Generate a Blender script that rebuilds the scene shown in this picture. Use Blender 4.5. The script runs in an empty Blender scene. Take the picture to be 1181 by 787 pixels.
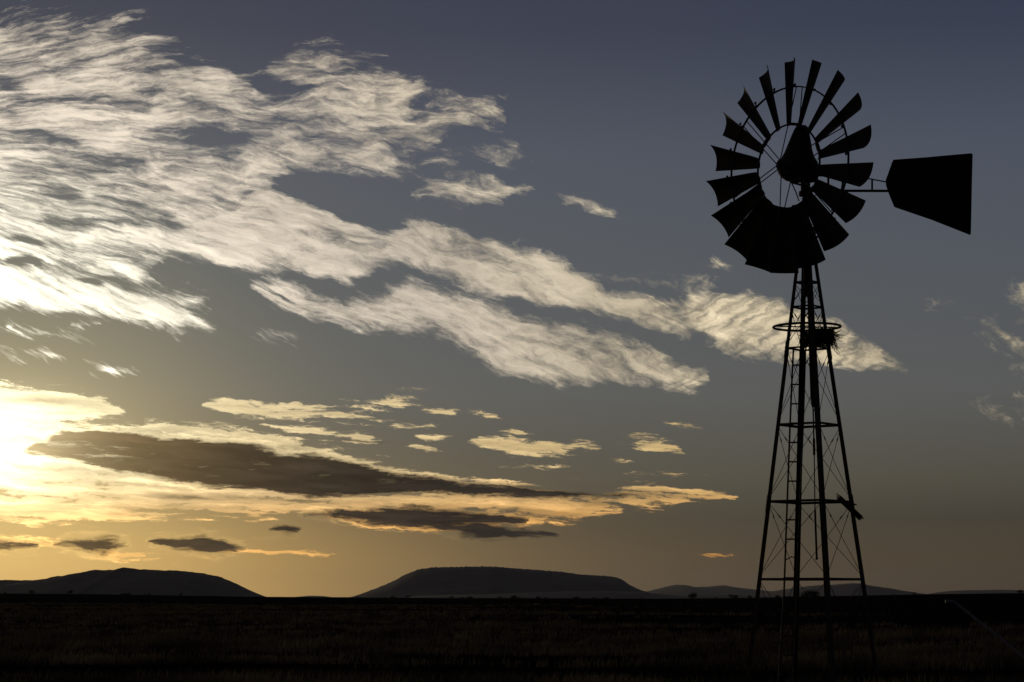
import bpy, math, random
from mathutils import Vector, noise as mnoise

S = bpy.context.scene
COL = S.collection
random.seed(11)
R = math.radians

# ------------------------------------------------------------------ camera
F = 2600.0                     # focal length in photo pixels (1181 wide)
CAM = Vector((0, 0, 1.6))
SK = F / 2300.0                # the sky is laid out in units of 1/SK degree
PITCH = math.atan((688 - 393.5) / F)
cp, sp = math.cos(PITCH), math.sin(PITCH)

def ray(px, py):
    u = (px - 590.5) / F
    v = (393.5 - py) / F
    return Vector((u, cp - v * sp, sp + v * cp))

def at(px, py, Y):
    r = ray(px, py)
    return CAM + r * (Y / r.y)

def on_plane(px, py, P0, d):
    """point on the vertical plane through P0 that contains direction d"""
    nrm = Vector((-d[1], d[0], 0))
    r = ray(px, py)
    return CAM + r * ((P0 - CAM).dot(nrm) / r.dot(nrm))

def ang(px, py):
    r = ray(px, py).normalized()
    return SK * math.degrees(math.atan2(r.x, r.y)), SK * math.degrees(math.asin(r.z))

cd = bpy.data.cameras.new('camera')
cam = bpy.data.objects.new('camera', cd)
COL.objects.link(cam)
cam.location = CAM
cam.rotation_euler = (math.pi / 2 + PITCH, 0, 0)
cd.sensor_width = 36
cd.lens = 36 * F / 1181
cd.clip_start = 0.1
cd.clip_end = 200000
S.camera = cam

# ------------------------------------------------------------------ helpers
def lin(c):
    c = c / 255.0
    return c / 12.92 if c <= 0.04045 else ((c + 0.055) / 1.055) ** 2.4

def rgb(r, g, b):
    return (lin(r), lin(g), lin(b), 1.0)

class MB:
    """collects shapes and links them as one mesh object"""
    def __init__(self):
        self.v, self.f = [], []
    def add(self, vs, fs):
        o = len(self.v)
        self.v += [tuple(v) for v in vs]
        self.f += [tuple(i + o for i in f) for f in fs]
    def ring_tube(self, rings, closed=False, cap=True):
        n = len(rings[0])
        vs = [p for r in rings for p in r]
        fs = []
        m = len(rings)
        for i in range(m if closed else m - 1):
            j = (i + 1) % m
            for k in range(n):
                l = (k + 1) % n
                fs.append((i * n + k, i * n + l, j * n + l, j * n + k))
        if cap and not closed:
            fs.append(tuple(range(n - 1, -1, -1)))
            fs.append(tuple((m - 1) * n + k for k in range(n)))
        self.add(vs, fs)
    def rod(self, a, b, r, n=6, r2=None):
        a, b = Vector(a), Vector(b)
        d = (b - a).normalized()
        s = d.cross(Vector((0, 0, 1)))
        if s.length < 1e-3: s = Vector((1, 0, 0))
        s.normalize(); t = d.cross(s)
        r2 = r if r2 is None else r2
        self.ring_tube([[p + (s * math.cos(2 * math.pi * k / n) + t * math.sin(2 * math.pi * k / n)) * q
                         for k in range(n)] for p, q in ((a, r), (b, r2))])
    def path(self, pts, r, n=6, closed=False):
        rings = []
        m = len(pts)
        pts = [Vector(p) for p in pts]
        for i, p in enumerate(pts):
            a = pts[i - 1] if (closed or i > 0) else p
            b = pts[(i + 1) % m] if (closed or i < m - 1) else p
            d = (b - a).normalized()
            s = d.cross(Vector((0, 0, 1)))
            if s.length < 1e-3: s = Vector((1, 0, 0))
            s.normalize(); t = d.cross(s)
            rr = r[i] if isinstance(r, (list, tuple)) else r
            rings.append([p + (s * math.cos(2 * math.pi * k / n) + t * math.sin(2 * math.pi * k / n)) * rr for k in range(n)])
        self.ring_tube(rings, closed)
    def beam(self, a, b, w, h, up=Vector((0, 0, 1))):
        a, b = Vector(a), Vector(b)
        d = (b - a).normalized()
        s = d.cross(up)
        if s.length < 1e-3: s = Vector((1, 0, 0))
        s.normalize(); t = s.cross(d)
        self.ring_tube([[p + s * (x * w / 2) + t * (y * h / 2) for x, y in ((-1, -1), (1, -1), (1, 1), (-1, 1))] for p in (a, b)])
    def angle(self, a, b, out, w, th):
        """angle iron from a to b whose corner points along out"""
        a, b = Vector(a), Vector(b)
        d = (b - a).normalized()
        o = (out - d * out.dot(d)).normalized()
        s = d.cross(o)
        e1 = (-o + s).normalized(); e2 = (-o - s).normalized()
        prof = [Vector((0, 0, 0)), e1 * w, e1 * w + e2 * th, e1 * th + e2 * th, e2 * w + e1 * th, e2 * w]
        self.ring_tube([[p + q for q in prof] for p in (a, b)])
    def slab(self, pts, nrm, th):
        """flat polygon of thickness th along nrm"""
        n = len(pts)
        h = nrm.normalized() * th / 2
        vs = [p + h for p in pts] + [p - h for p in pts]
        fs = [tuple(range(n)), tuple(range(2 * n - 1, n - 1, -1))]
        for k in range(n):
            l = (k + 1) % n
            fs.append((k, k + n, l + n, l))
        self.add(vs, fs)
    def build(self, name, mat, parent=None, origin=None, smooth=False):
        me = bpy.data.meshes.new(name)
        off = Vector(origin) if origin is not None else Vector((0, 0, 0))
        me.from_pydata([tuple(Vector(v) - off) for v in self.v], [], self.f)
        me.validate()
        me.update()
        if smooth: me.shade_smooth()
        o = bpy.data.objects.new(name, me)
        o.location = off
        COL.objects.link(o)
        me.materials.append(mat)
        if parent is not None:
            o.parent = parent
            pw = Vector((0, 0, 0)); q = parent
            while q is not None:
                pw += Vector(q.location); q = q.parent
            o.location = off - pw
        return o

def empty(name, loc, label, cat, group=None):
    o = bpy.data.objects.new(name, None)
    COL.objects.link(o); o.location = loc
    tag(o, label, cat, group)
    return o

def tag(o, label=None, cat=None, group=None, kind=None):
    if label: o['label'] = label
    if cat: o['category'] = cat
    if group: o['group'] = group
    if kind: o['kind'] = kind
    return o

# ------------------------------------------------------------------ materials
def material(name, base, dark, scale, rough=0.7, metal=0.0, bump=0.3, trans=0.0):
    m = bpy.data.materials.new(name)
    m.use_nodes = True
    nt = m.node_tree
    b = nt.nodes['Principled BSDF']
    tc = nt.nodes.new('ShaderNodeTexCoord')
    n = nt.nodes.new('ShaderNodeTexNoise')
    n.inputs['Scale'].default_value = scale
    n.inputs['Detail'].default_value = 8
    n.inputs['Roughness'].default_value = 0.65
    r = nt.nodes.new('ShaderNodeValToRGB')
    r.color_ramp.elements[0].position = 0.35
    r.color_ramp.elements[1].position = 0.65
    r.color_ramp.elements[0].color = (*dark, 1)
    r.color_ramp.elements[1].color = (*base, 1)
    nt.links.new(tc.outputs['Object'], n.inputs['Vector'])
    nt.links.new(n.outputs['Fac'], r.inputs['Fac'])
    nt.links.new(r.outputs['Color'], b.inputs['Base Color'])
    b.inputs['Roughness'].default_value = rough
    b.inputs['Metallic'].default_value = metal
    if bump:
        bp = nt.nodes.new('ShaderNodeBump')
        bp.inputs['Strength'].default_value = bump
        bp.inputs['Distance'].default_value = 0.02
        nt.links.new(n.outputs['Fac'], bp.inputs['Height'])
        nt.links.new(bp.outputs['Normal'], b.inputs['Normal'])
    return m

M_STEEL = material('weathered_steel', (0.08, 0.068, 0.06), (0.04, 0.028, 0.022), 9, 0.75, 0.1)
M_BLADE = material('weathered_blade_sheet', (0.05, 0.047, 0.045), (0.035, 0.028, 0.025), 5, 0.75, 0.1, 0.15)
M_GALV = material('galvanised_pipe', (0.45, 0.47, 0.52), (0.25, 0.26, 0.28), 14, 0.6, 0.3, 0.1)
M_WOOD = material('old_grey_timber', (0.12, 0.10, 0.08), (0.05, 0.04, 0.03), 12, 0.9, 0, 0.5)
M_TWIG = material('dry_twigs', (0.12, 0.085, 0.05), (0.05, 0.035, 0.02), 20, 0.95, 0, 0)
M_BUSH = material('dark_scrub_leaves', (0.05, 0.055, 0.03), (0.025, 0.03, 0.018), 3, 0.95, 0, 0)
M_ROCK = material('scrub_covered_rock', (0.05, 0.042, 0.034), (0.03, 0.03, 0.022), 0.01, 0.95, 0, 0)
NISH_K = 0.001
PITCHDEG = 28.0
PSIGN = -1
BOW = 1
HAZE_D = 0.9e-5
# ------------------------------------------------------------------ sky (world shader, laid out in azimuth / elevation)
SUN_PX = (-22, 515)
SA, SE = ang(*SUN_PX)
W = bpy.data.worlds.new('World')
S.world = W
W.use_nodes = True
W.cycles.sampling_method = 'MANUAL'; W.cycles.sample_map_resolution = 512
NT = W.node_tree
for n_ in list(NT.nodes): NT.nodes.remove(n_)

def _in(node, i, v):
    if isinstance(v, V): NT.links.new(v.s, node.inputs[i])
    else: node.inputs[i].default_value = v

class V:
    """a float socket with arithmetic"""
    def __init__(self, s): self.s = s
    def __add__(a, b): return mth('ADD', a, b)
    def __radd__(a, b): return mth('ADD', a, b)
    def __sub__(a, b): return mth('SUBTRACT', a, b)
    def __rsub__(a, b): return mth('SUBTRACT', b, a)
    def __mul__(a, b): return mth('MULTIPLY', a, b)
    def __rmul__(a, b): return mth('MULTIPLY', a, b)
    def __truediv__(a, b): return mth('DIVIDE', a, b)

def mth(op, a, b=None, clamp=False):
    n = NT.nodes.new('ShaderNodeMath'); n.operation = op; n.use_clamp = clamp
    _in(n, 0, a)
    if b is not None: _in(n, 1, b)
    return V(n.outputs[0])
def vmax(a, b): return mth('MAXIMUM', a, b)
def vmin(a, b): return mth('MINIMUM', a, b)
def sstep(x, lo, hi):
    n = NT.nodes.new('ShaderNodeMapRange'); n.interpolation_type = 'SMOOTHSTEP'
    _in(n, 0, x); n.inputs[1].default_value = lo; n.inputs[2].default_value = hi
    n.inputs[3].default_value = 0; n.inputs[4].default_value = 1
    return V(n.outputs[0])
def gauss(x):                    # exp(-x^2)
    return mth('EXPONENT', (x * x) * -1.0)
def vec(x, y, z=0.0):
    n = NT.nodes.new('ShaderNodeCombineXYZ'); _in(n, 0, x); _in(n, 1, y); _in(n, 2, z)
    return V(n.outputs[0])
def mapping(v, loc, rot, scl):   # TEXTURE: ((v - loc) rotated by -rot) / scl
    n = NT.nodes.new('ShaderNodeMapping'); n.vector_type = 'TEXTURE'
    NT.links.new(v.s, n.inputs[0])
    n.inputs['Location'].default_value = (*loc, 0)
    n.inputs['Rotation'].default_value = (0, 0, R(rot))
    n.inputs['Scale'].default_value = (*scl, 1)
    return V(n.outputs[0])
def noise(v, scale, detail=6, rough=0.55, dist=0.0, color=False):
    n = NT.nodes.new('ShaderNodeTexNoise')
    n.noise_dimensions = '2D'
    NT.links.new(v.s, n.inputs['Vector'])
    n.inputs['Scale'].default_value = scale
    n.inputs['Detail'].default_value = detail
    n.inputs['Roughness'].default_value = rough
    n.inputs['Distortion'].default_value = dist
    return V(n.outputs['Color' if color else 'Fac'])
def vlen(v):
    n = NT.nodes.new('ShaderNodeVectorMath'); n.operation = 'LENGTH'
    NT.links.new(v.s, n.inputs[0]); return V(n.outputs['Value'])
def cmix(fac, a, b, mode='MIX'):
    n = NT.nodes.new('ShaderNodeMix'); n.data_type = 'RGBA'; n.blend_type = mode
    n.clamp_factor = False
    _in(n, 0, fac)
    for i, c in ((6, a), (7, b)):
        if isinstance(c, V): NT.links.new(c.s, n.inputs[i])
        else: n.inputs[i].default_value = c
    return V(n.outputs[2])
def cscale(c, k): # colour times float
    n = NT.nodes.new('ShaderNodeVectorMath'); n.operation = 'SCALE'
    if isinstance(c, V): NT.links.new(c.s, n.inputs[0])
    else: n.inputs[0].default_value = c[:3]
    _in(n, 3, k); return V(n.outputs[0])
def cadd(a, b):
    n = NT.nodes.new('ShaderNodeVectorMath'); n.operation = 'ADD'
    for i, c in ((0, a), (1, b)):
        if isinstance(c, V): NT.links.new(c.s, n.inputs[i])
        else: n.inputs[i].default_value = c[:3]
    return V(n.outputs[0])
def ramp(x, stops):
    n = NT.nodes.new('ShaderNodeValToRGB')
    cr = n.color_ramp
    while len(cr.elements) < len(stops): cr.elements.new(0.5)
    for e, (p, c) in zip(cr.elements, stops): e.position = p
    for e, (p, c) in zip(cr.elements, stops): e.color = rgb(*c)
    _in(n, 0, x); return V(n.outputs[0])

A0, AW, EH = -17.0, 34.0, 20.0
def curve(u, pts, lift=0.0):
    """float curve through (azimuth, elevation) points"""
    n = NT.nodes.new('ShaderNodeFloatCurve')
    c = n.mapping.curves[0]
    n.mapping.extend = 'HORIZONTAL'
    pts = sorted(pts)
    P = [((a - A0) / AW, (e + lift) / (EH + 4)) for a, e in pts]
    while len(c.points) < len(P): c.points.new(0.5, 0.5)
    for p, (x, y) in zip(c.points, P):
        p.location = (min(max(x, 0), 1), min(max(y, 0), 1)); p.handle_type = 'VECTOR'
    n.mapping.update()
    _in(n, 'Value', u)
    return V(n.outputs[0]) * (EH + 4) - lift

def band(u, E, clouds):
    """signed inside-distance (degrees of elevation) for clouds that share no azimuth.
    each cloud: (upper outline, lower outline) in photo directions"""
    U, L = [], []
    for up, lo in clouds:
        for src, dst in ((up, U), (lo, L)):
            q = [ang(*p) for p in src]
            dst += q
        xs0 = min(ang(*p)[0] for p in up); xs1 = max(ang(*p)[0] for p in up)
        ya = ang(*min(up))[1]; yb = ang(*max(up))[1]
        U += [(xs0 - .18, ya - 1.2), (xs1 + .18, yb - 1.2)]
        L += [(xs0 - .18, ya + 1.2), (xs1 + .18, yb + 1.2)]
    cu, cl = curve(u, U, 2.0), curve(u, L, 2.0)
    return vmin(cu - E, E - cl)

def blob(P, px, py, w, h, rot=0.0, prev=None, amp=None):
    """soft ellipse given in photo pixels; returns ~ inside distance in degrees"""
    a, e = ang(px, py)
    k = math.degrees(1 / F) * SK
    ra, re = w / 2 * k, h / 2 * k
    q = vlen(mapping(P, (a, e), rot, (ra, re)))
    d = (1.0 - q) * (re if amp is None else amp)
    return d if prev is None else vmax(prev, d)

tcn = NT.nodes.new('ShaderNodeTexCoord')
sep = NT.nodes.new('ShaderNodeSeparateXYZ')
NT.links.new(tcn.outputs['Generated'], sep.inputs[0])
dx, dy, dz = (V(sep.outputs[i]) for i in range(3))
A = mth('ARCTAN2', dx, dy) * (180 / math.pi * SK)
E = mth('ARCSINE', dz) * (180 / math.pi * SK)
P0 = vec(A, E)

# domain warp so outlines fray like vapour
def warp(P, specs):
    ax, ay = A, E
    for sc, stretch, rot, ampx, ampy, det in specs:
        nv = noise(mapping(P, (3.1, 7.7), rot, stretch), sc, det, 0.6, 0, True)
        s_ = NT.nodes.new('ShaderNodeSeparateXYZ'); NT.links.new(nv.s, s_.inputs[0])
        ax = ax + (V(s_.outputs[0]) - 0.5) * ampx
        ay = ay + (V(s_.outputs[1]) - 0.5) * ampy
    return ax, ay
AH, EHI = warp(P0, [(0.55, (1.6, 0.8), -14, 1.1, 0.6, 2), (2.2, (2.6, 0.8), -14, .45, .16, 3), (7.0, (2.4, 0.8), -14, .30, .09, 5)])
AL, ELO = warp(P0, [(0.7, (2.0, 0.7), -3, 0.9, 0.22, 2), (3.0, (3.0, 0.9), -3, .50, .12, 3), (8.0, (2.4, 0.8), -3, .30, .075, 5)])
PH, PL = vec(AH, EHI), vec(AL, ELO)
uH = (AH - A0) / AW
uL = (AL - A0) / AW

# ---- clear sky
sky = NT.nodes.new('ShaderNodeTexSky')
sky.sky_type = 'NISHITA'; sky.sun_disc = False
sky.sun_elevation = R(SE / SK); sky.sun_rotation = R(SA / SK)
sky.altitude = 1200; sky.air_density = 1.0; sky.dust_density = 1.5; sky.ozone_density = 1.5
hs = NT.nodes.new('ShaderNodeHueSaturation')
hs.inputs['Saturation'].default_value = 0.45
NT.links.new(sky.outputs[0], hs.inputs['Color'])
nish = cscale(V(hs.outputs[0]), NISH_K)

# angle from the sun, flattened
dA, dE = A - SA, E - SE
rs = mth('SQRT', dA * dA + dE * dE)
# away from the sunset side of the sky everything is dusk-dark
side = 0.12 + 0.88 * sstep(dy, -0.3, 0.75)

base = ramp(E / 20.0, [(0.0, (66, 54, 42)), (0.06, (70, 60, 48)), (0.11, (64, 60, 53)), (0.17, (80, 77, 69)),
                       (0.29, (90, 92, 93)), (0.47, (84, 90, 99)), (0.64, (77, 84, 100)), (0.81, (55, 62, 84)), (1.0, (46, 52, 76))])
clear = cadd(cscale(base, side * 0.86), cscale(nish, side))
# gold along the sunset horizon and a warm veil round the hidden sun
gh = gauss(dA / 10.5) * gauss(E / 2.8) * 0.60
clear = cadd(clear, cscale((1.0, 0.56, 0.10, 1), gh))
gs = gauss(rs / 6.2) * 0.17 + mth('EXPONENT', rs * (-1 / 15.0)) * 0.055
clear = cadd(clear, cscale((1.0, 0.84, 0.34, 1), gs))

# ---- high cloud: mottled field upper left and the long streaks
hH = band(uH, EHI, [
    ([(-300, 20), (0, 24), (60, 18), (130, 22), (170, 42), (215, 62), (260, 74), (290, 92), (305, 88), (330, 55), (380, 46), (430, 58), (470, 80),
      (505, 100), (540, 116), (580, 124)],
     [(-300, 330), (0, 345), (90, 335), (150, 330), (192, 307), (213, 300), (249, 300), (285, 306), (330, 205), (350, 200), (400, 198), (430, 205), (470, 192), (500, 170), (540, 150), (580, 136)])])
h2 = band(uH, EHI, [
    ([(150, 285), (230, 250), (300, 212), (340, 218), (370, 232), (404, 252), (440, 268), (465, 250), (480, 254), (511, 258), (543, 266), (586, 280), (622, 294), (654, 305), (672, 316),
      (705, 333), (748, 338), (795, 335), (853, 340), (904, 350), (970, 376), (1017, 402), (1046, 431)],
     [(150, 285), (200, 296), (285, 308), (326, 311), (362, 318), (412, 329), (433, 316), (479, 309), (500, 314), (529, 323), (575, 342), (636, 356), (700, 368), (760, 385), (810, 392), (838, 408), (873, 420),
      (904, 423), (962, 419), (1005, 428), (1046, 434)])])
h3 = band(uH, EHI, [
    ([(-200, 290), (0, 300), (60, 306), (120, 318), (180, 338), (213, 354), (262, 378)], [(-200, 345), (0, 352), (71, 364), (125, 368), (200, 379), (262, 382)]),
    ([(283, 324), (298, 318), (333, 323), (369, 334), (405, 344), (433, 338), (479, 319), (511, 326), (565, 342), (618, 360), (654, 366), (700, 380), (760, 398), (800, 416), (824, 430)],
     [(283, 324), (300, 345), (333, 360), (387, 374), (430, 382), (493, 393), (529, 405), (572, 430), (600, 434), (650, 444), (705, 442), (756, 444), (797, 455), (824, 434)])])
# lobes between which the streak parts
h4 = band(uH, EHI, [([(0, 374), (8, 374), (16, 376)], [(0, 381), (8, 381), (16, 379)]),
                    ([(78, 373), (92, 369), (112, 374)], [(78, 375), (94, 383), (112, 377)]),
                    ([(476, 219), (490, 209), (508, 203), (529, 200), (565, 206), (612, 215)], [(476, 219), (495, 229), (529, 238), (575, 229), (612, 215)])])
hm = vmax(vmax(vmin(hH, 0.44), vmin(h2 * 2.8, 0.84)), vmax(vmin(h3 * 2.1, 0.76), vmin(h4 * 1.6, 0.45)))
blobsH = [(61, 387, 64, 9, -6), (67, 413, 50, 9, -6), (122, 426, 42, 6, -5), (330, 389, 42, 10, 0), (660, 232, 22, 6, -4), (686, 237, 22, 6, -4),
          (812, 304, 30, 8, 0), (1174, 339, 46, 26, 5), (1158, 374, 84, 40, -20), (1160, 468, 52, 22, 0), (1170, 455, 34, 7, -4), (1190, 425, 28, 14, -10),
          (212, 348, 46, 18, -8), (60, 22, 70, 14, -4), (520, 182, 80, 16, 6), (760, 325, 60, 18, -4)]
for b in blobsH: hm = blob(PH, *b, prev=hm, amp=0.22)
# blue gaps inside the field
gaps = [(322, 336, 90, 9, -18, 1.0), (12, 100, 60, 30, -10, .7), (60, 158, 110, 18, -8, .5), (250, 163, 150, 46, 2, .75), (150, 190, 150, 26, -8, .6), (325, 100, 100, 24, -10, .8),
        (28, 279, 70, 13, -4, .6), (24, 304, 60, 16, -8, .8), (108, 328, 44, 13, -14, .7), (125, 258, 150, 12, -4, .5), (385, 225, 170, 50, -17, 1.2), (215, 72, 60, 14, -8, .6),
        (500, 118, 70, 24, -12, .6), (455, 178, 60, 22, 0, .5), (745, 396, 90, 10, -22, .4), (410, 140, 60, 14, 5, .35),
        (835, 372, 60, 8, 20, .25), (650, 330, 60, 10, -20, .3), (965, 395, 60, 8, -10, .3)]
gp = None
for x_, y_, w_, h_, r_, s_ in gaps:
    gp = blob(PH, x_, y_, w_, h_, r_, prev=gp, amp=s_) if gp is not None else blob(PH, x_, y_, w_, h_, r_, amp=s_)
hm = hm - vmax(gp, 0.0) * 1.15 - sstep(A, 5.0, 8.0) * 0.14
FV = (E - 12.2) / vmax(A + 24.0, 4.0) * 17.0      # fibres fan out from the left
PF = vec(AH, FV + (EHI - E) * 1.0)
nA = noise(mapping(PF, (0, 0), -6, (3.6, 1.0)), 1.3, 9, 0.70, 0.1)
nB = noise(mapping(PF, (5, 2), -8, (3.8, 0.7)), 3.4, 7, 0.68, 0.1)
nC = noise(mapping(PH, (9, 4), -20, (3.0, 0.7)), 3.0, 5, 0.6, 0.5)
nD = noise(mapping(PF, (1, 8), -6, (3.0, 1.0)), 0.62, 4, 0.55, 0.3)
dens = hm * 1.15 + (nA - 0.5) * 2.6 + (nB - 0.5) * 1.75 + (nD - 0.5) * 1.3 + gauss(rs / 7.5) * 0.35 * sstep(hm, 0.0, 0.3)
covH = sstep(dens, -0.16, 1.08)
# veil
shadeH = 0.86 + (nB - 0.5) * 0.9 + (nC - 0.5) * 0.45 + (nD - 0.5) * 0.9 + (nA - 0.5) * 0.5
# long ripples in the streak's right-hand end
rip = noise(mapping(PH, (0, 0), 28, (2.2, 0.28)), 1.6, 3, 0.5, 0.0)
rm = sstep(A, 3.0, 6.0)
shadeH = shadeH + (rip - 0.5) * 1.3 * rm
covH = covH * (0.94 - (1.0 - sstep(rip, 0.3, 0.5)) * 0.35 * rm)
litA = ramp(rs / 30.0, [(0.0, (255, 250, 232)), (0.18, (255, 248, 225)), (0.30, (236, 222, 202)), (0.45, (222, 208, 188)), (0.7, (228, 211, 178)), (1.0, (208, 191, 158))])
litH = cscale(litA, vmax(shadeH, 0.15) * (0.88 + gauss(rs / 5.8) * 1.7))
col = cmix(covH * vmin(vmax(side, 0.0), 1.0), clear, litH)

# ---- low gold-edged bank
l1 = band(uL, ELO, [([(-300, 436), (0, 440), (71, 447), (117, 456), (147, 474)], [(-300, 500), (0, 500), (85, 488), (147, 478)]),
                    ([(237, 463), (249, 456), (285, 460), (356, 468), (420, 477), (440, 483), (501, 493)], [(237, 466), (267, 482), (338, 484), (420, 488), (479, 499), (501, 495)]),
                    ([(538, 505), (556, 503), (618, 508), (696, 512)], [(538, 515), (580, 527), (640, 528), (696, 516)]),
                    ([(712, 511), (740, 511), (786, 517)], [(712, 513), (750, 520), (786, 519)])])
l2 = band(uL, ELO, [([(-300, 480), (0, 484), (85, 484), (142, 488), (181, 485), (249, 489), (302, 496), (341, 503), (370, 515), (409, 523), (450, 532), (497, 544), (536, 553), (614, 556), (673, 559),
                      (731, 554), (789, 561), (841, 568)],
                     [(-300, 608), (0, 606), (200, 600), (356, 600), (420, 612), (517, 620), (595, 611), (669, 601), (731, 590), (789, 584), (841, 577)])])
l3 = band(uL, ELO, [([(297, 489), (338, 488), (420, 500), (441, 510)], [(297, 492), (367, 505), (420, 510), (441, 512)]),
                    ([(-300, 618), (0, 616), (60, 620), (120, 615), (165, 640)], [(-300, 640), (0, 638), (80, 637), (140, 648), (165, 646)])])
lm = vmax(vmax(l1, l2), l3)
blobsL = [(447, 463, 84, 20, 8), (510, 474, 26, 8, -8), (558, 477, 32, 10, -12), (736, 503, 36, 7, -4), (770, 546, 72, 8, 0), (716, 533, 32, 6, -4), (798, 490, 32, 7, -8),
          (824, 642, 40, 5, 0), (606, 539, 60, 5, 0), (660, 590, 54, 6, 0), (495, 505, 36, 8, -6), (487, 518, 38, 8, -10), (200, 628, 150, 26, 0), (330, 637, 110, 7, -3),
          (590, 497, 30, 8, -10), (752, 588, 56, 6, 0), (450, 596, 120, 10, 0)]
for b in blobsL: lm = blob(PL, *b, prev=lm, amp=0.17)
mA = noise(mapping(PL, (2, 1), -4, (4.6, 0.75)), 1.3, 9, 0.68, 0.3)
mB = noise(mapping(PL, (7, 3), -3, (3.8, 0.6)), 3.6, 8, 0.74, 0.1)
mC = noise(mapping(PL, (4, 6), -3, (5.0, 0.42)), 1.7, 4, 0.55, 0.2)
lm = vmin(lm * 1.5, 0.46)
densL = lm * 2.0 + (mA - 0.5) * 1.7 + (mB - 0.5) * 2.4 + ((mC - 0.5) * 2.6 - 0.22) * (1.0 - sstep(E, 2.9, 4.2))
covL = sstep(densL, -0.04, 0.58)
litB = ramp(rs / 30.0, [(0.0, (255, 246, 208)), (0.12, (255, 240, 192)), (0.25, (245, 222, 172)), (0.45, (230, 202, 148)), (0.7, (205, 174, 118)), (1.0, (150, 126, 88))])
low = 1.0 - sstep(E, 1.5, 4.0)
litB = cmix(low * 0.85, litB, cmix(1.0, litB, rgb(255, 205, 130), 'MULTIPLY'))
rimL = gauss((densL - 0.30) / 0.22)
shadeL = 0.84 + rimL * 0.30 + (mB - 0.5) * 1.1 + (mA - 0.5) * 0.7 + (mC - 0.5) * (1.0 + 1.4 * (1.0 - sstep(E, 2.9, 4.2)))
litL = cscale(litB, vmax(shadeL, 0.2) * (0.92 + gauss(rs / 3.2) * 0.9))
# the veil under the bank lets the glow through
col = cmix(covL * 0.92, col, litL)

# ---- dark undersides
d1 = band(uL, ELO, [([(25, 522), (55, 506), (80, 496), (142, 498), (213, 506), (292, 513), (325, 522), (356, 522), (420, 534), (439, 541), (536, 557), (634, 563), (752, 570)],
                     [(25, 522), (60, 528), (125, 542), (196, 555), (267, 563), (356, 576), (400, 575), (478, 571), (536, 572), (634, 575), (752, 576)])])
d2 = band(uL, ELO, [([(350, 596), (400, 587), (478, 581), (556, 587), (612, 597)], [(350, 598), (400, 600), (466, 608), (530, 612), (612, 602)])])
d3 = band(uL, ELO, [([(-200, 622), (0, 621), (46, 628)], [(-200, 636), (0, 637), (46, 632)]),
                    ([(60, 628), (80, 620), (125, 617), (143, 626)], [(60, 630), (100, 637), (125, 638), (143, 632)]),
                    ([(163, 626), (180, 617), (205, 620), (235, 616), (262, 624), (292, 630)], [(163, 630), (200, 634), (240, 640), (270, 635), (292, 632)]),
                    ([(306, 610), (322, 602), (340, 604), (350, 610)], [(306, 612), (330, 619), (342, 618), (350, 612)]),
                    ([(488, 605), (510, 600), (536, 594), (575, 603), (643, 613)], [(488, 606), (512, 614), (556, 623), (634, 618), (643, 615)])])
dd = vmax(vmin(d1 * 2.6 + 0.06, 0.50), vmax(vmin(d2 * 2.4 + 0.05, 0.48), vmin(d3 * 2.4 + 0.04, 0.45)))
blobsD = [(52, 462, 150, 14, -3), (205, 572, 120, 9, -4), (420, 508, 60, 5, -4)]
dsoft = None
for b in blobsD: dsoft = blob(PL, *b, prev=dsoft, amp=0.3) if dsoft is not None else blob(PL, *b, amp=0.3)
densD = dd * 2.2 + (mA - 0.5) * 2.3 + (mB - 0.5) * 2.2 + (mC - 0.5) * 1.6
covD = sstep(densD, -0.10, 0.80)
covS = sstep(dsoft * 1.2 + (mB - 0.5) * 0.5, -0.1, 0.5) * 0.75
darkc = ramp(rs / 30.0, [(0.0, (150, 118, 70)), (0.10, (92, 74, 50)), (0.25, (54, 45, 36)), (0.45, (46, 41, 38)), (1.0, (50, 46, 43))])
darkc = cscale(darkc, 0.74 + (mA - 0.5) * 1.5 + (mC - 0.5) * 1.2 + (mB - 0.5) * 0.5)
col = cmix(covS, col, cscale(darkc, 1.6))
rimD = gauss((densD + 0.25) / 0.45) * gauss(rs / 14.0) * sstep(lm + 0.4, 0.0, 0.5) * sstep(mB + mA, 0.75, 1.25)
col = cscale(col, 1.0 + rimD * 0.42)
col = cmix(covD * 0.985, col, darkc)

# ---- glare of the sun just left of the frame, scattered by the thin cloud in front of it
gl = gauss(dA / 2.5) * gauss(dE / 1.3)
col = cadd(col, cscale(rgb(255, 238, 190), gl * 0.55))
gl2 = gauss(dA / 6.0) * gauss(dE / 2.6)
col = cadd(col, cscale(rgb(255, 214, 140), gl2 * 0.16))

# below the horizon: dark ground tone
up = sstep(E, -1.0, 0.0)
col = cmix(up, (0.004, 0.0035, 0.003, 1), col)

bg = NT.nodes.new('ShaderNodeBackground')
NT.links.new(col.s, bg.inputs['Color'])
bg.inputs['Strength'].default_value = 1.0
wo = NT.nodes.new('ShaderNodeOutputWorld')
NT.links.new(bg.outputs[0], wo.inputs['Surface'])

# ---- the veiled sun
sd = bpy.data.lights.new('sun', 'SUN')
sd.energy = 0.15; sd.angle = R(3); sd.color = (1.0, 0.80, 0.55)
so = bpy.data.objects.new('sun', sd)
COL.objects.link(so)
SAr, SEr = R(SA / SK), R(SE / SK)
sdir = Vector((math.sin(SAr) * math.cos(SEr), math.cos(SAr) * math.cos(SEr), math.sin(SEr)))
so.rotation_euler = (-sdir).to_track_quat('-Z', 'Y').to_euler()

S.view_settings.view_transform = 'Standard'
S.view_settings.look = 'None'
S.view_settings.exposure = 0
S.view_settings.gamma = 1
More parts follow.
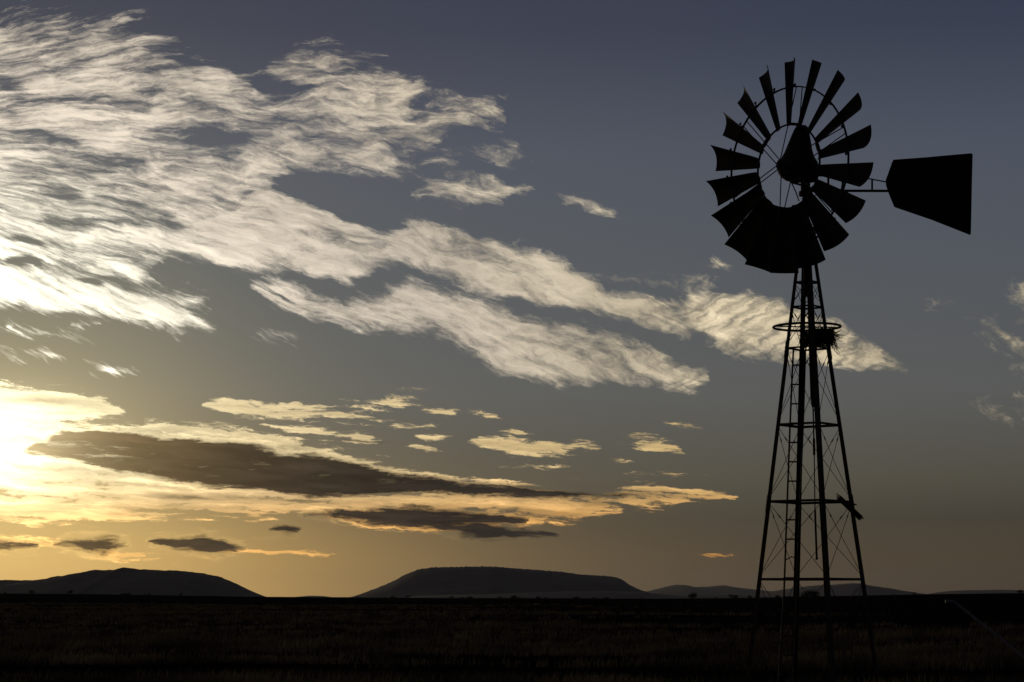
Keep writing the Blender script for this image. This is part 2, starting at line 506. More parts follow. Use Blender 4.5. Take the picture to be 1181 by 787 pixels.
# ------------------------------------------------------------------ the windpump
D = 34.8 * F / 2300
UP = Vector((0, 0, 1))
base_pt = at(936.0, 688, D)
CX = base_pt.x
AX = Vector((CX, D, 0))
TH = R(9.0)
LEGDIR = [Vector((-math.cos(TH), math.sin(TH), 0)), Vector((-math.sin(TH), -math.cos(TH), 0)) * -1,
          Vector((math.cos(TH), -math.sin(TH), 0)), Vector((-math.sin(TH), -math.cos(TH), 0))]
LEGDIR[1] = Vector((-math.sin(TH), math.cos(TH), 0))      # far
LEGDIR[3] = Vector((math.sin(TH), -math.cos(TH), 0))      # near
LEGDIR[0] = Vector((-math.cos(TH), -math.sin(TH), 0))     # left
LEGDIR[2] = Vector((math.cos(TH), math.sin(TH), 0))       # right

def rad(z): return 0.959 - 0.1377 * (z - 1.92)
def legp(i, z, k=1.0): return AX + LEGDIR[i] * (rad(z) * k) + UP * z
def zat(py, px=934): return at(px, py, D).z

mill = empty('windpump', (CX, D, 0), 'tall steel lattice windpump with eighteen dark blades and a broad tail vane', 'windpump')

ZTOP = 8.05
b = MB()
b.ring_tube([[AX + Vector((math.cos(t), math.sin(t), 0)) * .16 + UP * z for t in [k * math.pi / 6 for k in range(12)]] for z in (ZTOP - .05, ZTOP + .02)])
frame = b.build('tower', M_STEEL, mill, AX + UP * ZTOP)
for i in range(4):
    b = MB()
    zs = [-.3, zat(577.5), zat(401), ZTOP]
    for z0, z1, w in ((-.3, zat(577), .080), (zat(585), zat(401), .075), (zat(407), ZTOP, .066)):
        b.angle(legp(i, z0, 1.0), legp(i, z1, 1.0), LEGDIR[i], w, .008)
    # splice plates and bolts
    for z in (zat(581), zat(404)):
        p = legp(i, z)
        b.beam(legp(i, z - .16) + LEGDIR[i] * -.012, legp(i, z + .16) + LEGDIR[i] * -.012, .05, .03)
        for dz in (-.1, -.03, .04, .11):
            q = legp(i, z + dz); b.rod(q - LEGDIR[i] * .02, q + LEGDIR[i] * .012, .009, 6)
    b.build('leg', M_STEEL, frame, legp(i, 0))
levels = [zat(y) for y in (325, 353.5, 401, 489, 577.5, 667)] + [0.03]
for li, z in enumerate(levels):
    b = MB()
    w = .030 if li < 3 else .040
    for i in range(4):
        p, q = legp(i, z, .985), legp((i + 1) % 4, z, .985)
        out = (p + q) / 2 - AX; out.z = 0; out.normalize()
        b.angle(p, q, out + UP * .9, w, .006)
    b.build('girt', M_STEEL, frame, AX + UP * z)
zl = [ZTOP - .05] + levels
random.seed(5)
for k in range(len(zl) - 1):
    b = MB()
    z1, z0 = zl[k] - .03, zl[k + 1] + .03
    for i in range(4):
        j = (i + 1) % 4
        r_ = .0055
        for (p, q) in ((legp(i, z0, .97), legp(j, z1, .97)), (legp(j, z0, .97), legp(i, z1, .97))):
            m_ = (p + q) / 2 + Vector((random.uniform(-.012, .012), random.uniform(-.012, .012), random.uniform(-.01, .01)))
            b.path([p, (p + m_) / 2, m_, (m_ + q) / 2, q], r_, 5)
            if k > 1:   # turnbuckle
                t = q + (m_ - q) * .35
                b.rod(t, t + (m_ - q).normalized() * .07, .011, 6)
    b.build('brace_rod', M_STEEL, frame, AX + UP * zl[k])

# mast pipe and head
HEADX = at(925.5, 215, D)
MAST = Vector((CX, D, 0))
b = MB()
b.rod(MAST + UP * 6.9, MAST + UP * zat(214), .062, 16, .055)
b.rod(MAST + UP * (ZTOP - .1), MAST + UP * (ZTOP + .08), .11, 16)
b.rod(MAST + UP * 6.85, MAST + UP * 6.95, .075, 16)
b.build('mast_pipe', M_STEEL, mill, MAST + UP * 7)

ZH = zat(192, 924)                       # wheel axle height
NF = Vector((-math.sin(R(50.5)), -math.cos(R(50.5)), 0)).normalized()      # wheel faces this way
HR = Vector((math.cos(R(50.5)), -math.sin(R(50.5)), 0)).normalized()       # to the right, towards the camera
WC = on_plane(909.2, 192, MAST, NF)   # on the axle line through the mast
print('wheel offset', (WC - MAST).dot(NF), 'z', WC.z)
ZW = WC.z
b = MB()                                  # gear case
b.ring_tube([[MAST + NF * u + HR * (v * .13) + UP * (ZW + w * .16 - .06) for v, w in ((-1, -1), (1, -1), (1.1, .6), (.6, 1.1), (-.6, 1.1), (-1.1, .6))] for u in (-.18, -.12, .16, .22)])
b.rod(MAST + UP * (ZW - .42), MAST + UP * (ZW - .1), .085, 14)
b.rod(MAST + UP * (ZW - .48), MAST + UP * (ZW - .40), .12, 14)
b.rod(MAST + NF * -.15 + UP * ZW, WC + NF * .26, .028, 12)
# furl bracket and struts below the case
b.path([on_plane(912.5, 210.5, MAST, HR), on_plane(924, 213.5, MAST, HR)], .022, 6)
b.path([on_plane(913.5, 212, MAST, HR), on_plane(918, 222, MAST, HR), on_plane(921.5, 232, MAST, HR)], .011, 6)
gear = b.build('gear_case', M_STEEL, mill, MAST + UP * ZW)
# hood
b = MB()
prof = [(145.0, 922.6, 927.2), (145.6, 920.4, 929.5), (148, 919, 931.5), (156, 915.8, 932.6), (165, 912.6, 933.6), (175, 909, 934.6), (182, 905.5, 936.0), (188, 903.4, 939.0), (193, 902.3, 940.6),
        (198, 902.8, 941.2), (203, 905.5, 939.5), (207, 910, 936), (209.5, 915, 931)]
rings = []
for y, xl, xr in prof:
    pl, pr = on_plane(xl, y, MAST, HR), on_plane(xr, y, MAST, HR)
    c = (pl + pr) / 2; hw = (pr - pl).length / 2
    rings.append([c + HR * (math.cos(t) * hw) + NF * (math.sin(t) * hw * .80 + .02) for t in [2 * math.pi * k / 20 for k in range(20)]])
b.ring_tube(rings)
b.build('hood', M_BLADE, gear, MAST + UP * ZW, smooth=False)

# wheel
def wp(ang_, r, ax=0.0):
    return WC + HR * (r * math.cos(ang_)) + UP * (r * math.sin(ang_)) + NF * ax
RI, RO, RT = .745, 1.41, 1.89
b = MB()
b.rod(WC + NF * -.20, WC + NF * .24, .055, 14)
for ax in (.19, -.16):
    b.rod(WC + NF * (ax - .012), WC + NF * (ax + .012), .105, 20)
wheel = b.build('wheel', M_STEEL, mill, WC)
for nm, r in (('inner_rim', RI), ('outer_rim', RO)):
    b = MB()
    n = 72
    rings = []
    for k in range(n):
        a = 2 * math.pi * k / n
        rr = r
        rings.append([wp(a, rr + dr, ax) for dr, ax in ((-.011, -.016), (.011, -.016), (.011, .016), (-.011, .016))])
    b.ring_tube(rings, closed=True)
    b.build(nm, M_STEEL, wheel, WC)
for k in range(6):
    a = R(18 + 60 * k)
    b = MB()
    t = .055
    deg = 20 + 60 * k
    if deg in (140, 200):
        pairs = [(a + t / RO, .17, .04, .10, .19), (a - t / RO, .06, -.04, .10, .17)]
        for sg, (aa, ax, off, hr_, hx) in zip((1, -1), pairs):
            tang = Vector((0, 0, 0)) + HR * -math.sin(a) + UP * math.cos(a)
            b.rod(wp(a, RO - .01, 0.02 + .02 * sg) + tang * (.05 * sg), wp(a, hr_, hx) + tang * (.045 * sg), .0095, 6)
    else:
        tang = HR * -math.sin(a) + UP * math.cos(a)
        b.rod(wp(a, RO - .01, .02) + tang * .05, wp(a, .09, .19) + tang * .03, .0095, 6)
        b.rod(wp(a, RO - .01, -.02) - tang * .05, wp(a, .09, -.16) - tang * .03, .0095, 6)
    # saddle on the inner rim
    tang = HR * -math.sin(a) + UP * math.cos(a)
    b.beam(wp(a, RI, 0.0) - tang * .07, wp(a, RI, 0.0) + tang * .07, .05, .05, NF)
    b.build('spoke', M_STEEL, wheel, wp(a, RI))
PA = R(PITCHDEG)
for k in range(18):
    a = R(86.5 + 20 * k)
    er = HR * math.cos(a) + UP * math.sin(a)
    et = HR * -math.sin(a) + UP * math.cos(a)
    jit = random.uniform(-1.3, 1.3)
    ch = et * math.cos(PA + R(jit)) + NF * (math.sin(PA + R(jit)) * PSIGN)
    nb = ch.cross(er).normalized()
    if nb.dot(NF) < 0: nb = -nb
    b = MB()
    NR, NC = 7, 7
    rows = []
    for i in range(NR + 1):
        u = i / NR
        r = RI - .02 + (RT - RI + .02) * u
        w = (.21 + (.515 - .21) * u) * (1 if i else .96)
        row = []
        for j in range(NC + 1):
            v = j / NC * 2 - 1
            row.append(WC + er * r + ch * (v * w / 2) + nb * (.17 * w * (v * v - .5)) * BOW)
        rows.append(row)
    t = nb * .0015
    top = [p + t for r_ in rows for p in r_]; bot = [p - t for r_ in rows for p in r_]
    n1 = NC + 1; N = len(top)
    fs = []
    for i in range(NR):
        for j in range(NC):
            q = (i * n1 + j, i * n1 + j + 1, (i + 1) * n1 + j + 1, (i + 1) * n1 + j)
            fs.append(q); fs.append(tuple(x + N for x in reversed(q)))
    edge = [j for j in range(n1)] + [i * n1 + NC for i in range(1, NR + 1)] + [NR * n1 + j for j in range(NC - 1, -1, -1)] + [i * n1 for i in range(NR - 1, 0, -1)]
    for x in range(len(edge)):
        p, q = edge[x], edge[(x + 1) % len(edge)]
        fs.append((p, q, q + N, p + N))
    b.add(top + bot, fs)
    bl = b.build('blade', M_BLADE, wheel, WC + er * RO)
    # clip that carries the blade on the outer rim sits in the same mesh as the blade
    c = MB()
    for s in (-1, 1):
        c.beam(WC + er * RO + ch * (.17 * s) + et * .0, WC + er * (RO + .02) + ch * (.205 * s) - nb * .02, .035, .02, NF)
    c.beam(WC + er * (RO + .0) - ch * .15 - nb * .03, WC + er * (RO + .0) + ch * .15 - nb * .03, .03, .012, NF)
    c.build('blade_clip', M_STEEL, wheel, WC + er * RO)

# tail
TD = Vector((math.cos(R(12)), math.sin(R(12)), 0))
def tp(px, py): return on_plane(px, py, MAST, TD)
TN = Vector((-TD.y, TD.x, 0))
b = MB()
b.beam(tp(930, 220.2), tp(1032, 220.4), .03, .042)
b.rod(tp(932, 202.5), tp(998, 205.4), .012, 6); b.rod(tp(998, 205.4), tp(1034, 212.5), .012, 6)
for (x0, y0, x1, y1, w) in ((955.3, 203.5, 955.3, 219, .035), (973.6, 204.3, 970.5, 219, .03), (1005.8, 206.5, 1005.8, 219.5, .03)):
    b.beam(tp(x0, y0), tp(x1, y1), .02, w, TD)
b.rod(tp(943, 197), tp(936, 208), .010, 6); b.rod(tp(936, 197), tp(944, 214), .010, 6); b.rod(tp(938, 228), tp(946, 221), .010, 6)
tail = b.build('tail', M_STEEL, mill, MAST + UP * tp(930, 220).z)
vane_px = [(1030.3, 184.6), (1032.5, 184.2), (1070, 181.4), (1105, 178.2), (1119.6, 177.0), (1121.2, 177.3), (1121.8, 178.6), (1121.0, 210), (1119.8, 269.5), (1119.2, 271.0), (1117.8, 270.9),
           (1075, 254), (1033, 239.6), (1031.2, 238.6), (1026, 226), (1021.8, 214), (1021.6, 207.5), (1024, 201), (1029, 187)]
b = MB()
b.slab([tp(*p) for p in vane_px], TN, .004)
b.beam(tp(1033, 190) + TN * -.012, tp(1033, 234) + TN * -.012, .02, .03, TD)
b.beam(tp(1114, 180) + TN * -.012, tp(1113, 265) + TN * -.012, .02, .03, TD)
b.beam(tp(1022, 211) + TN * -.012, tp(1118, 222) + TN * -.012, .02, .03)
b.build('vane', M_BLADE, tail, tp(1030, 211))

# platform ring
b = MB()
zc = zat(377.2)
PC = at(930.6, 377.2, D)
b.path([PC + Vector((math.cos(2 * math.pi * k / 64), math.sin(2 * math.pi * k / 64), 0)) * .588 for k in range(64)], .021, 8, closed=True)
for i in range(4):
    b.rod(PC + LEGDIR[i] * .10, PC + LEGDIR[i] * .588, .012, 6)
b.path([PC + Vector((math.cos(2 * math.pi * k / 24), math.sin(2 * math.pi * k / 24), 0)) * .12 for k in range(24)], .012, 6, closed=True)
b.build('platform_ring', M_STEEL, mill, PC)

# ladder
b = MB()
def ladp(px, py): return at(px, py, D + .35)
rl = [(915.2, 401), (913.7, 430), (911.2, 489), (908.6, 560), (906.4, 620), (904.0, 690)]
b.path([ladp(*p) for p in rl] + [ladp(904.0, 690) + Vector((-.13, 0, -1.7))], .018, 6)
rr_ = [(929.4, 398), (928.4, 430), (926.6, 489), (923.5, 560), (921.0, 620), (918.5, 690)]
b.path([ladp(*p) for p in rr_] + [ladp(918.5, 690) + Vector((-.10, 0, -1.7))], .013, 6)
def lerp_y(pts, y):
    for (x0, y0), (x1, y1) in zip(pts, pts[1:]):
        if y0 <= y <= y1: return x0 + (x1 - x0) * (y - y0) / (y1 - y0)
    (x0, y0), (x1, y1) = pts[-2], pts[-1]
    return x1 + (x1 - x0) * (y - y1) / (y1 - y0)
y = 421.3
while y < 780:
    if y != 643.6:
        xa, xb = lerp_y(rl, y), lerp_y(rr_, y)
        p, q = ladp(xa, y), ladp(xb, y)
        if abs(y - 643) < 10:
            b.path([p + UP * -.03, (p + q) / 2 + UP * .03, q], .011, 6)
        else:
            b.rod(p, q, .015, 6)
    y += 22.3
y = 421.3 - 19.5
b.build('ladder', M_STEEL, mill, ladp(910, 560))

# broken pump rod hanging inside the tower
b = MB()
def pr(px, py, dy=-.15): return at(px, py, D + dy)
b.path([pr(933, 330), pr(935.2, 400), pr(937, 462)], [.035, .04, .035], 8)
b.path([pr(937, 462), pr(938.0, 470)], .026, 8)
b.path([pr(937.6, 466), pr(938.7, 508)], .014, 6)
b.path([pr(938.7, 506), pr(939, 525)], .022, 8)
b.path([pr(939, 524), pr(940, 590)], .010, 6)
b.path([pr(940, 588), pr(942, 645)], .018, 8)
b.path([pr(941.5, 643.5), pr(942.6, 645.5)], .026, 8)
b.build('pump_rod', M_STEEL, mill, pr(937, 460))

# ------------------------------------------------------------------ nest under the ring
random.seed(23)
nc = at(943.5, 389.5, D - .02)
b = MB()
for k in range(1500):
    t = random.uniform(0, 2 * math.pi); r = .27 * math.sqrt(random.random())
    hz = random.uniform(-.16, .15) * (1 - .2 * (r / .27) ** 2)
    p = nc + Vector((math.cos(t) * r * 1.0, math.sin(t) * r * .9, hz))
    d = Vector((-math.sin(t) + random.gauss(0, .5), math.cos(t) + random.gauss(0, .5), random.gauss(0, .35))).normalized()
    L = random.uniform(.06, .17)
    m_ = p + d * L * .5 + Vector((random.gauss(0, .012), random.gauss(0, .012), random.gauss(0, .012)))
    b.path([p, m_, p + d * L], [random.uniform(.004, .008), .005, .002], 4)
for k in range(85):
    x = random.uniform(.14, .29) if k % 6 else random.uniform(-.32, .0)
    p = nc + Vector((x, random.uniform(-.18, .18), random.uniform(-.10, .13)))
    L = random.uniform(.08, .30)
    d = Vector((random.uniform(.0, .7) if x > 0 else random.uniform(-.6, 0), random.gauss(0, .3), random.uniform(-1.2, .3))).normalized()
    m_ = p + d * L * .5 + Vector((random.gauss(0, .02), 0, random.gauss(0, .02)))
    b.path([p, m_, p + d * L + Vector((0, 0, -.03))], [.006, .005, .002], 4)
tag(b.build('bird_nest', M_TWIG, None, nc), 'ragged bird nest of dry twigs wedged under the ring of the windpump tower', 'nest')

# board caught across the right leg
b = MB()
p0, p1 = at(966.5, 574.5, D + .05), at(991.5, 598, D - .02)
fy = Vector((0, -.11, 0))
b.beam(p0 + fy, p1 + fy, .035, .095, Vector((.6, 0, .8)))
b.beam(p0 + fy + (p1 - p0) * .1 + Vector((-.05, -.04, .02)), p0 + fy + (p1 - p0) * .75 + Vector((-.02, -.04, .02)), .02, .06, Vector((.6, 0, .8)))
d_ = (p1 - p0).normalized()
for o_, l_ in ((.03, .10), (.0, .07), (-.03, .04)):
    q = p0 + fy + Vector((.6, 0, .8)) * o_
    b.rod(q, q - d_ * l_ + Vector((0, 0, random.uniform(-.01, .01))), .014, 4, .003)
    q = p1 + fy + Vector((.6, 0, .8)) * o_
    b.rod(q - d_ * .02, q + d_ * l_ * .5, .016, 4, .008)
b.path([at(983, 583, D - .05) + Vector((.03 * math.cos(t) * 2, -.06 + .09 * math.sin(t), .03 * math.sin(t * .5))) for t in [k * math.pi / 6 for k in range(13)]], .008, 5)
tag(b.build('wooden_board', M_WOOD, None, (p0 + p1) / 2), 'short splintered board caught slanting across the right leg of the windpump tower', 'board')

# bent pipe at the right edge
b = MB()
Yp = 36.0
q0, q1, q2 = at(1090.5, 694, Yp), at(1100.5, 694.2, Yp), at(1174, 753, Yp - .4)
dd_ = (q2 - q1)
q3 = q2 + dd_ * ((-.15 - q2.z) / dd_.z)
b.path([q0, q1 - (q1 - q0) * .12], .027, 10)
b.path([q1 - (q1 - q0) * .12, q1 + dd_ * .02 + Vector((0, 0, .002)), q1 + dd_ * .04, q3], .022, 10)
b.rod(q0 - Vector((.004, 0, 0)), q0 + Vector((.03, 0, 0)), .028, 10)
tag(b.build('bent_pipe', M_GALV, None, q3), 'thin galvanised pipe slanting out of the grass right of the windpump, its top bent level', 'pipe')
# ------------------------------------------------------------------ ground
def smooth(t):
    t = min(max(t, 0), 1); return t * t * (3 - 2 * t)
SKY_PX = [(-400, 683.5), (0, 684.5), (120, 685.5), (290, 688.5), (420, 689.6), (620, 690.6), (760, 691.2), (860, 690.2), (930, 688.2), (1060, 686.0), (1181, 684.6), (1600, 684)]
def sky_y(px):
    for (x0, y0), (x1, y1) in zip(SKY_PX, SKY_PX[1:]):
        if x0 <= px <= x1: return y0 + (y1 - y0) * (px - x0) / (x1 - x0)
    return 688
def ground_z(x, y):
    d = math.hypot(x, y)
    z = 0.0
    if d > 45:
        z += mnoise.fractal(Vector((x / 70, y / 70, 3)), 1, 2, 3) * .35 * smooth((d - 45) / 150)
    if d > 200:
        a = math.atan2(x, y)
        if abs(a) < .5:
            px = 590.5 + math.tan(a) * F
            tz = 1.6 + 900 * (688 - sky_y(px)) / F
        else: tz = 2.5
        z += tz * smooth((d - 300) / 600) - z * smooth((d - 300) / 600)
        z += mnoise.fractal(Vector((x / 120, y / 120, 7)), 1, 2, 3) * .18 * smooth((d - 250) / 600)
        if d > 950: z -= 8 * smooth((d - 950) / 2500)
    return z
ds = [0, 3, 8, 14, 20] + [26 * (1.045 ** k) for k in range(108)]
ds = [d for d in ds if d < 2600] + [3200, 4500, 7000, 11000, 18000, 26000]
azs = [math.radians(-24 + .4 * k) for k in range(121)]
azs = [math.radians(a) for a in range(-180, -24, 6)] + azs + [math.radians(a) for a in range(30, 180, 6)]
b = MB()
vs = [(0, 0, 0)]
for d in ds[1:]:
    for a in azs:
        x, y = d * math.sin(a), d * math.cos(a)
        vs.append((x, y, ground_z(x, y)))
n = len(azs)
fs = [(0, 1 + (k + 1) % n, 1 + k) for k in range(n)]
for i in range(len(ds) - 2):
    for k in range(n):
        l = (k + 1) % n
        o = 1 + i * n
        fs.append((o + k, o + l, o + n + l, o + n + k))
b.add(vs, fs)
M_GROUND = bpy.data.materials.new('dry_karoo_soil')
M_GROUND.use_nodes = True
g = M_GROUND.node_tree
bs = g.nodes['Principled BSDF']; bs.inputs['Roughness'].default_value = 1
bs.inputs['Specular IOR Level'].default_value = 0.0
tcg = g.nodes.new('ShaderNodeTexCoord')
mp = g.nodes.new('ShaderNodeMapping'); mp.inputs['Scale'].default_value = (.02, .05, .05)
g.links.new(tcg.outputs['Object'], mp.inputs[0])
n1 = g.nodes.new('ShaderNodeTexNoise'); n1.inputs['Scale'].default_value = 1.0; n1.inputs['Detail'].default_value = 8; n1.inputs['Roughness'].default_value = .7
g.links.new(mp.outputs[0], n1.inputs['Vector'])
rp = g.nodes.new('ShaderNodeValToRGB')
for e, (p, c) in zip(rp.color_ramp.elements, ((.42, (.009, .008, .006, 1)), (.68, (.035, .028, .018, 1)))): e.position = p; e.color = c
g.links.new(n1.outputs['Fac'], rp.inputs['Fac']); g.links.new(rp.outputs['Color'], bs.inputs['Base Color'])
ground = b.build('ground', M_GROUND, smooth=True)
tag(ground, kind='structure')

# ------------------------------------------------------------------ hills
def hill(name, dist, depth, prof, seed, rough=1.0):
    """terrain ridge: prof = skyline in photo pixels, standing dist metres away"""
    b = MB()
    xs = []
    x = prof[0][0]
    step = max(1.2, (prof[-1][0] - prof[0][0]) / 420)
    while x <= prof[-1][0]: xs.append(x); x += step
    NT_ = 22
    rows = []
    for px in xs:
        for (x0, y0), (x1, y1) in zip(prof, prof[1:]):
            if x0 <= px <= x1: py = y0 + (y1 - y0) * (px - x0) / (x1 - x0); break
        top = at(px, py, dist)
        bump = mnoise.fractal(Vector((px * .11, seed, 0)), .8, 2, 5) * .25 + max(0, mnoise.noise(Vector((px * .38, seed, 4)))) * 1.8 + max(0, mnoise.noise(Vector((px * .8, seed, 9)))) * .8
        H = top.z
        Hb = rough * bump * dist / F * min(1, max(0, (690 - py) / 12))
        row = []
        for j in range(NT_ + 1):
            t = j / NT_ * 2 - 1          # -1 front foot, 1 back foot
            s = 1 - smooth((abs(t) - .08) / .92)
            gully = mnoise.fractal(Vector((top.x / (depth * .22), t * 3.6, seed)), .9, 2, 6) * .07 * H * math.sin(math.pi * min(1, abs(t))) 
            z = -12 + (H + 12) * s + gully + Hb * s ** 12
            row.append(Vector((top.x, dist + t * depth, z)))
        rows.append(row)
    b.ring_tube(rows, cap=False)
    vsn = b.v; fsn = [f for f in b.f if not (abs((f[0] % (NT_ + 1)) - (f[1] % (NT_ + 1))) > 1)]
    b.f = fsn
    o = b.build(name, M_ROCK, None, (rows[0][0].x, dist, 0))
    tag(o, kind='structure')
    return o
hill('hill', 5200, 900, [(-260, 690), (-160, 684), (-60, 674), (0, 671), (40, 671), (75, 667.5), (105, 661), (122, 658.6), (135, 659.5), (149, 658), (152, 656.2), (156, 658.6), (160, 661), (172, 659), (195, 659.2),
                         (220, 661), (243, 664), (258, 670), (275, 679), (290, 688), (300, 693)], 1.3, 1.8)
hill('hill', 7600, 1300, [(404, 692), (420, 686), (445, 676), (458, 670), (470, 663), (485, 657.5), (500, 655.2), (540, 654.2), (570, 654.2), (590, 656), (620, 658), (650, 660.5), (666, 663), (690, 664.5), (708, 666.5),
                          (714, 669), (722, 675), (735, 681), (750, 685.5), (770, 688), (790, 692)], 4.1, .8)
hill('hill', 6300, 700, [(455, 692), (466, 690), (480, 687.5), (520, 686.2), (560, 686), (600, 684), (640, 683), (700, 682), (740, 683.5), (790, 688), (830, 686.8), (860, 687), (900, 688.5), (925, 694)], 6.6, .7)
hill('hill', 15000, 1500, [(340, 692), (348, 688.3), (360, 687.2), (370, 687.6), (384, 690), (390, 693)], 2.2, .3)
hill('hill', 19000, 2500, [(705, 692), (740, 684), (760, 679.6), (778, 675.2), (786, 674.8), (800, 677.5), (818, 677), (832, 675.5), (842, 677.5), (868, 680.5), (900, 684), (950, 688), (990, 692)], 8.1, .5)
hill('hill', 13500, 1800, [(850, 692), (880, 686), (905, 680.5), (925, 678), (940, 675.8), (952, 675.4), (965, 674.6), (983, 673.2), (990, 675), (1010, 678), (1030, 681.5), (1050, 685), (1070, 692)], 9.7, .7)
hill('hill', 16000, 2000, [(1078, 692), (1089, 686), (1096, 682.6), (1110, 681.2), (1150, 680.6), (1181, 681.4), (1260, 683), (1340, 692)], 3.9, .4)

# ------------------------------------------------------------------ scrub bushes on the skyline
def bush_mesh(seed, w, h):
    rnd = random.Random(seed)
    b = MB()
    for k in range(5):
        t = rnd.uniform(0, 6.28)
        b.path([Vector((0, 0, -.1)), Vector((math.cos(t) * w * .12, math.sin(t) * w * .12, h * .3)), Vector((math.cos(t) * w * .3, math.sin(t) * w * .3, h * .75))], [w * .03, w * .02, w * .008], 4)
    lobes = [(Vector((rnd.uniform(-.32, .32) * w, rnd.uniform(-.3, .3) * w, rnd.uniform(.35, .75) * h)), rnd.uniform(.16, .30)) for _ in range(9)]
    for k in range(1100):
        c, r = rnd.choice(lobes)
        d = Vector((rnd.gauss(0, 1), rnd.gauss(0, 1), rnd.gauss(0, .8))).normalized() * (rnd.random() ** .45)
        p = c + Vector((d.x * r * w, d.y * r * w, d.z * r * h * 1.2))
        if p.z < 0: p.z = -p.z * .4
        s = rnd.uniform(.035, .075) * w
        u = Vector((rnd.gauss(0, 1), rnd.gauss(0, 1), rnd.gauss(0, 1))).normalized()
        v = u.cross(Vector((rnd.gauss(0, 1), rnd.gauss(0, 1), rnd.gauss(0, 1)))).normalized()
        b.add([p, p + u * s, p + u * s * .5 + v * s * .6], [(0, 1, 2)])
    return b
def ground_at_px(px, d):
    a = math.atan((px - 590.5) / F)
    x, y = d * math.sin(a), d * math.cos(a)
    return Vector((x, y, ground_z(x, y)))
protos = [bush_mesh(s, 3.2, 2.0) for s in (1, 2, 3)]
BG = 'low scrub bushes along the horizon'
meshes = []
rb = random.Random(77)
def put_bush(i, px, d, sc, label, group):
    loc = ground_at_px(px, d)
    k = i % 3
    if k >= len(meshes):
        o = protos[k].build('scrub_bush', M_BUSH, None, None); meshes.append(o.data)
    else:
        o = bpy.data.objects.new('scrub_bush', meshes[k]); COL.objects.link(o)
    o.location = loc - Vector((0, 0, .1)); o.scale = (sc, sc, sc * rb.uniform(.8, 1.15)); o.rotation_euler = (0, 0, rb.uniform(0, 6))
    tag(o, label, 'bush', group)
put_bush(0, 932.5, 520, 1.5, 'broad dark bush on the horizon seen between the legs of the windpump tower', None)
put_bush(1, 797, 860, 1.5, 'rounded dark bush on the horizon below the far hills, left of the windpump', None)
put_bush(2, 844, 760, 1.1, 'small dark bush on the horizon just left of the foot of the windpump', None)
for i in range(46):
    px = rb.uniform(-30, 1210)
    if min(abs(px - q) for q in (932, 797, 844)) < 16 or 280 < px < 410: continue
    put_bush(i, px, rb.uniform(560, 930), rb.uniform(.35, .85), 'tiny low scrub bush among many along the flat dark horizon', BG)

# ------------------------------------------------------------------ grass
rg = random.Random(9)
M_GRASS = bpy.data.materials.new('dry_pale_grass')
M_GRASS.use_nodes = True
gg = M_GRASS.node_tree
gb = gg.nodes['Principled BSDF']; gb.inputs['Roughness'].default_value = .8
ga = gg.nodes.new('ShaderNodeObjectInfo')
gt = gg.nodes.new('ShaderNodeTexCoord'); gn = gg.nodes.new('ShaderNodeTexNoise'); gn.inputs['Scale'].default_value = .35; gn.inputs['Detail'].default_value = 5
gg.links.new(gt.outputs['Object'], gn.inputs['Vector'])
gr = gg.nodes.new('ShaderNodeValToRGB')
for e, (p, c) in zip(gr.color_ramp.elements, ((.40, (.03, .026, .016, 1)), (.66, (.20, .165, .10, 1)))): e.position = p; e.color = c
gg.links.new(gn.outputs['Fac'], gr.inputs['Fac']); gg.links.new(gr.outputs['Color'], gb.inputs['Base Color'])
tl = gg.nodes.new('ShaderNodeBsdfTranslucent'); gg.links.new(gr.outputs['Color'], tl.inputs['Color'])
mx = gg.nodes.new('ShaderNodeMixShader'); mx.inputs[0].default_value = .45
gg.links.new(gb.outputs[0], mx.inputs[1]); gg.links.new(tl.outputs[0], mx.inputs[2])
gg.links.new(mx.outputs[0], gg.nodes['Material Output'].inputs['Surface'])
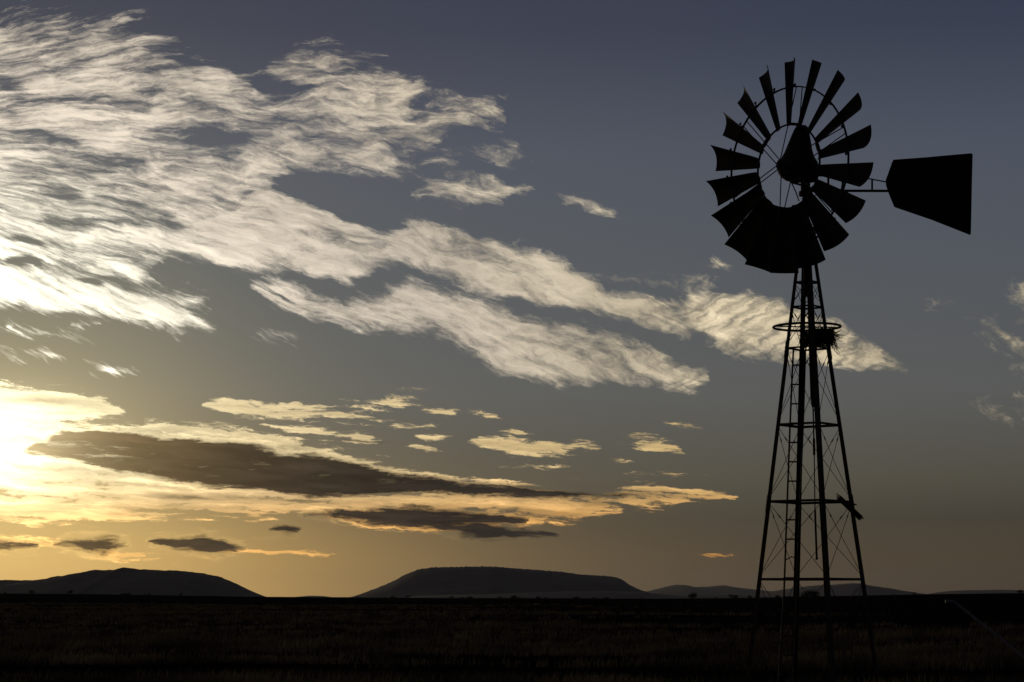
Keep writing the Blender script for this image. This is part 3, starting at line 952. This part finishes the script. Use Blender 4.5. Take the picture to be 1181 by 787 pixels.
def grass(name, count, d0, d1, hmax, seed, thresh):
    b = MB()
    rnd = random.Random(seed)
    made = 0; tries = 0
    V_, F_ = b.v, b.f
    while made < count and tries < count * 12:
        tries += 1
        d = d0 * (d1 / d0) ** rnd.random()
        a = math.radians(rnd.uniform(-17, 17))
        x, y = d * math.sin(a), d * math.cos(a)
        m_ = mnoise.fractal(Vector((x / 22, y / 8, seed)), .9, 2, 3)
        thresh = -.12 + .34 * smooth((64 - d) / 14) + .36 * smooth((d - 105) / 40) + .012 * x
        if m_ < thresh + rnd.uniform(-.12, .12): continue
        z = ground_z(x, y)
        made += 1
        for k in range(7):
            ox, oy = rnd.gauss(0, .09) * (1 + d / 120), rnd.gauss(0, .09)
            h = hmax * rnd.uniform(.35, 1.0) * (.6 + .8 * max(0, m_))
            lx, ly = rnd.gauss(.12, .22) * h, rnd.gauss(0, .22) * h
            w = rnd.uniform(.003, .006) * (1 + d / 45)
            X, Y = x + ox, y + oy
            n0 = len(V_)
            V_.extend([(X - w, Y, z - .02), (X + w, Y, z - .02), (X + lx * .4 + w * .8, Y + ly * .4, z + h * .6), (X + lx * .4 - w * .8, Y + ly * .4, z + h * .6), (X + lx, Y + ly, z + h)])
            F_.extend([(n0, n0 + 1, n0 + 2, n0 + 3), (n0 + 3, n0 + 2, n0 + 4)])
    return b
o = grass('grass', 15000, 38, 420, .36, 3.3, -.02).build('grass', M_GRASS)
tag(o, 'dry pale grass standing in patches across the dark plain', 'grass', kind='stuff')

# ------------------------------------------------------------------ evening haze over the plain
b = MB()
HB = 27500.0
z0_, z1_ = -90.0, 260.0
c = [(-HB, -HB), (HB, -HB), (HB, HB), (-HB, HB)]
b.ring_tube([[Vector((x, y, z)) for x, y in c] for z in (z0_, z1_)])
M_HAZE = bpy.data.materials.new('evening_haze')
M_HAZE.use_nodes = True
hn = M_HAZE.node_tree
for n_ in list(hn.nodes): hn.nodes.remove(n_)
ho = hn.nodes.new('ShaderNodeOutputMaterial'); hv = hn.nodes.new('ShaderNodeVolumePrincipled')
hv.inputs['Color'].default_value = (.86, .88, .93, 1)
hv.inputs['Density'].default_value = HAZE_D
hv.inputs['Anisotropy'].default_value = .6
hn.links.new(hv.outputs[0], ho.inputs['Volume'])
if HAZE_D > 0:
    hz = b.build('haze', M_HAZE)
    tag(hz, 'thin evening haze lying over the plain', 'haze', kind='stuff')
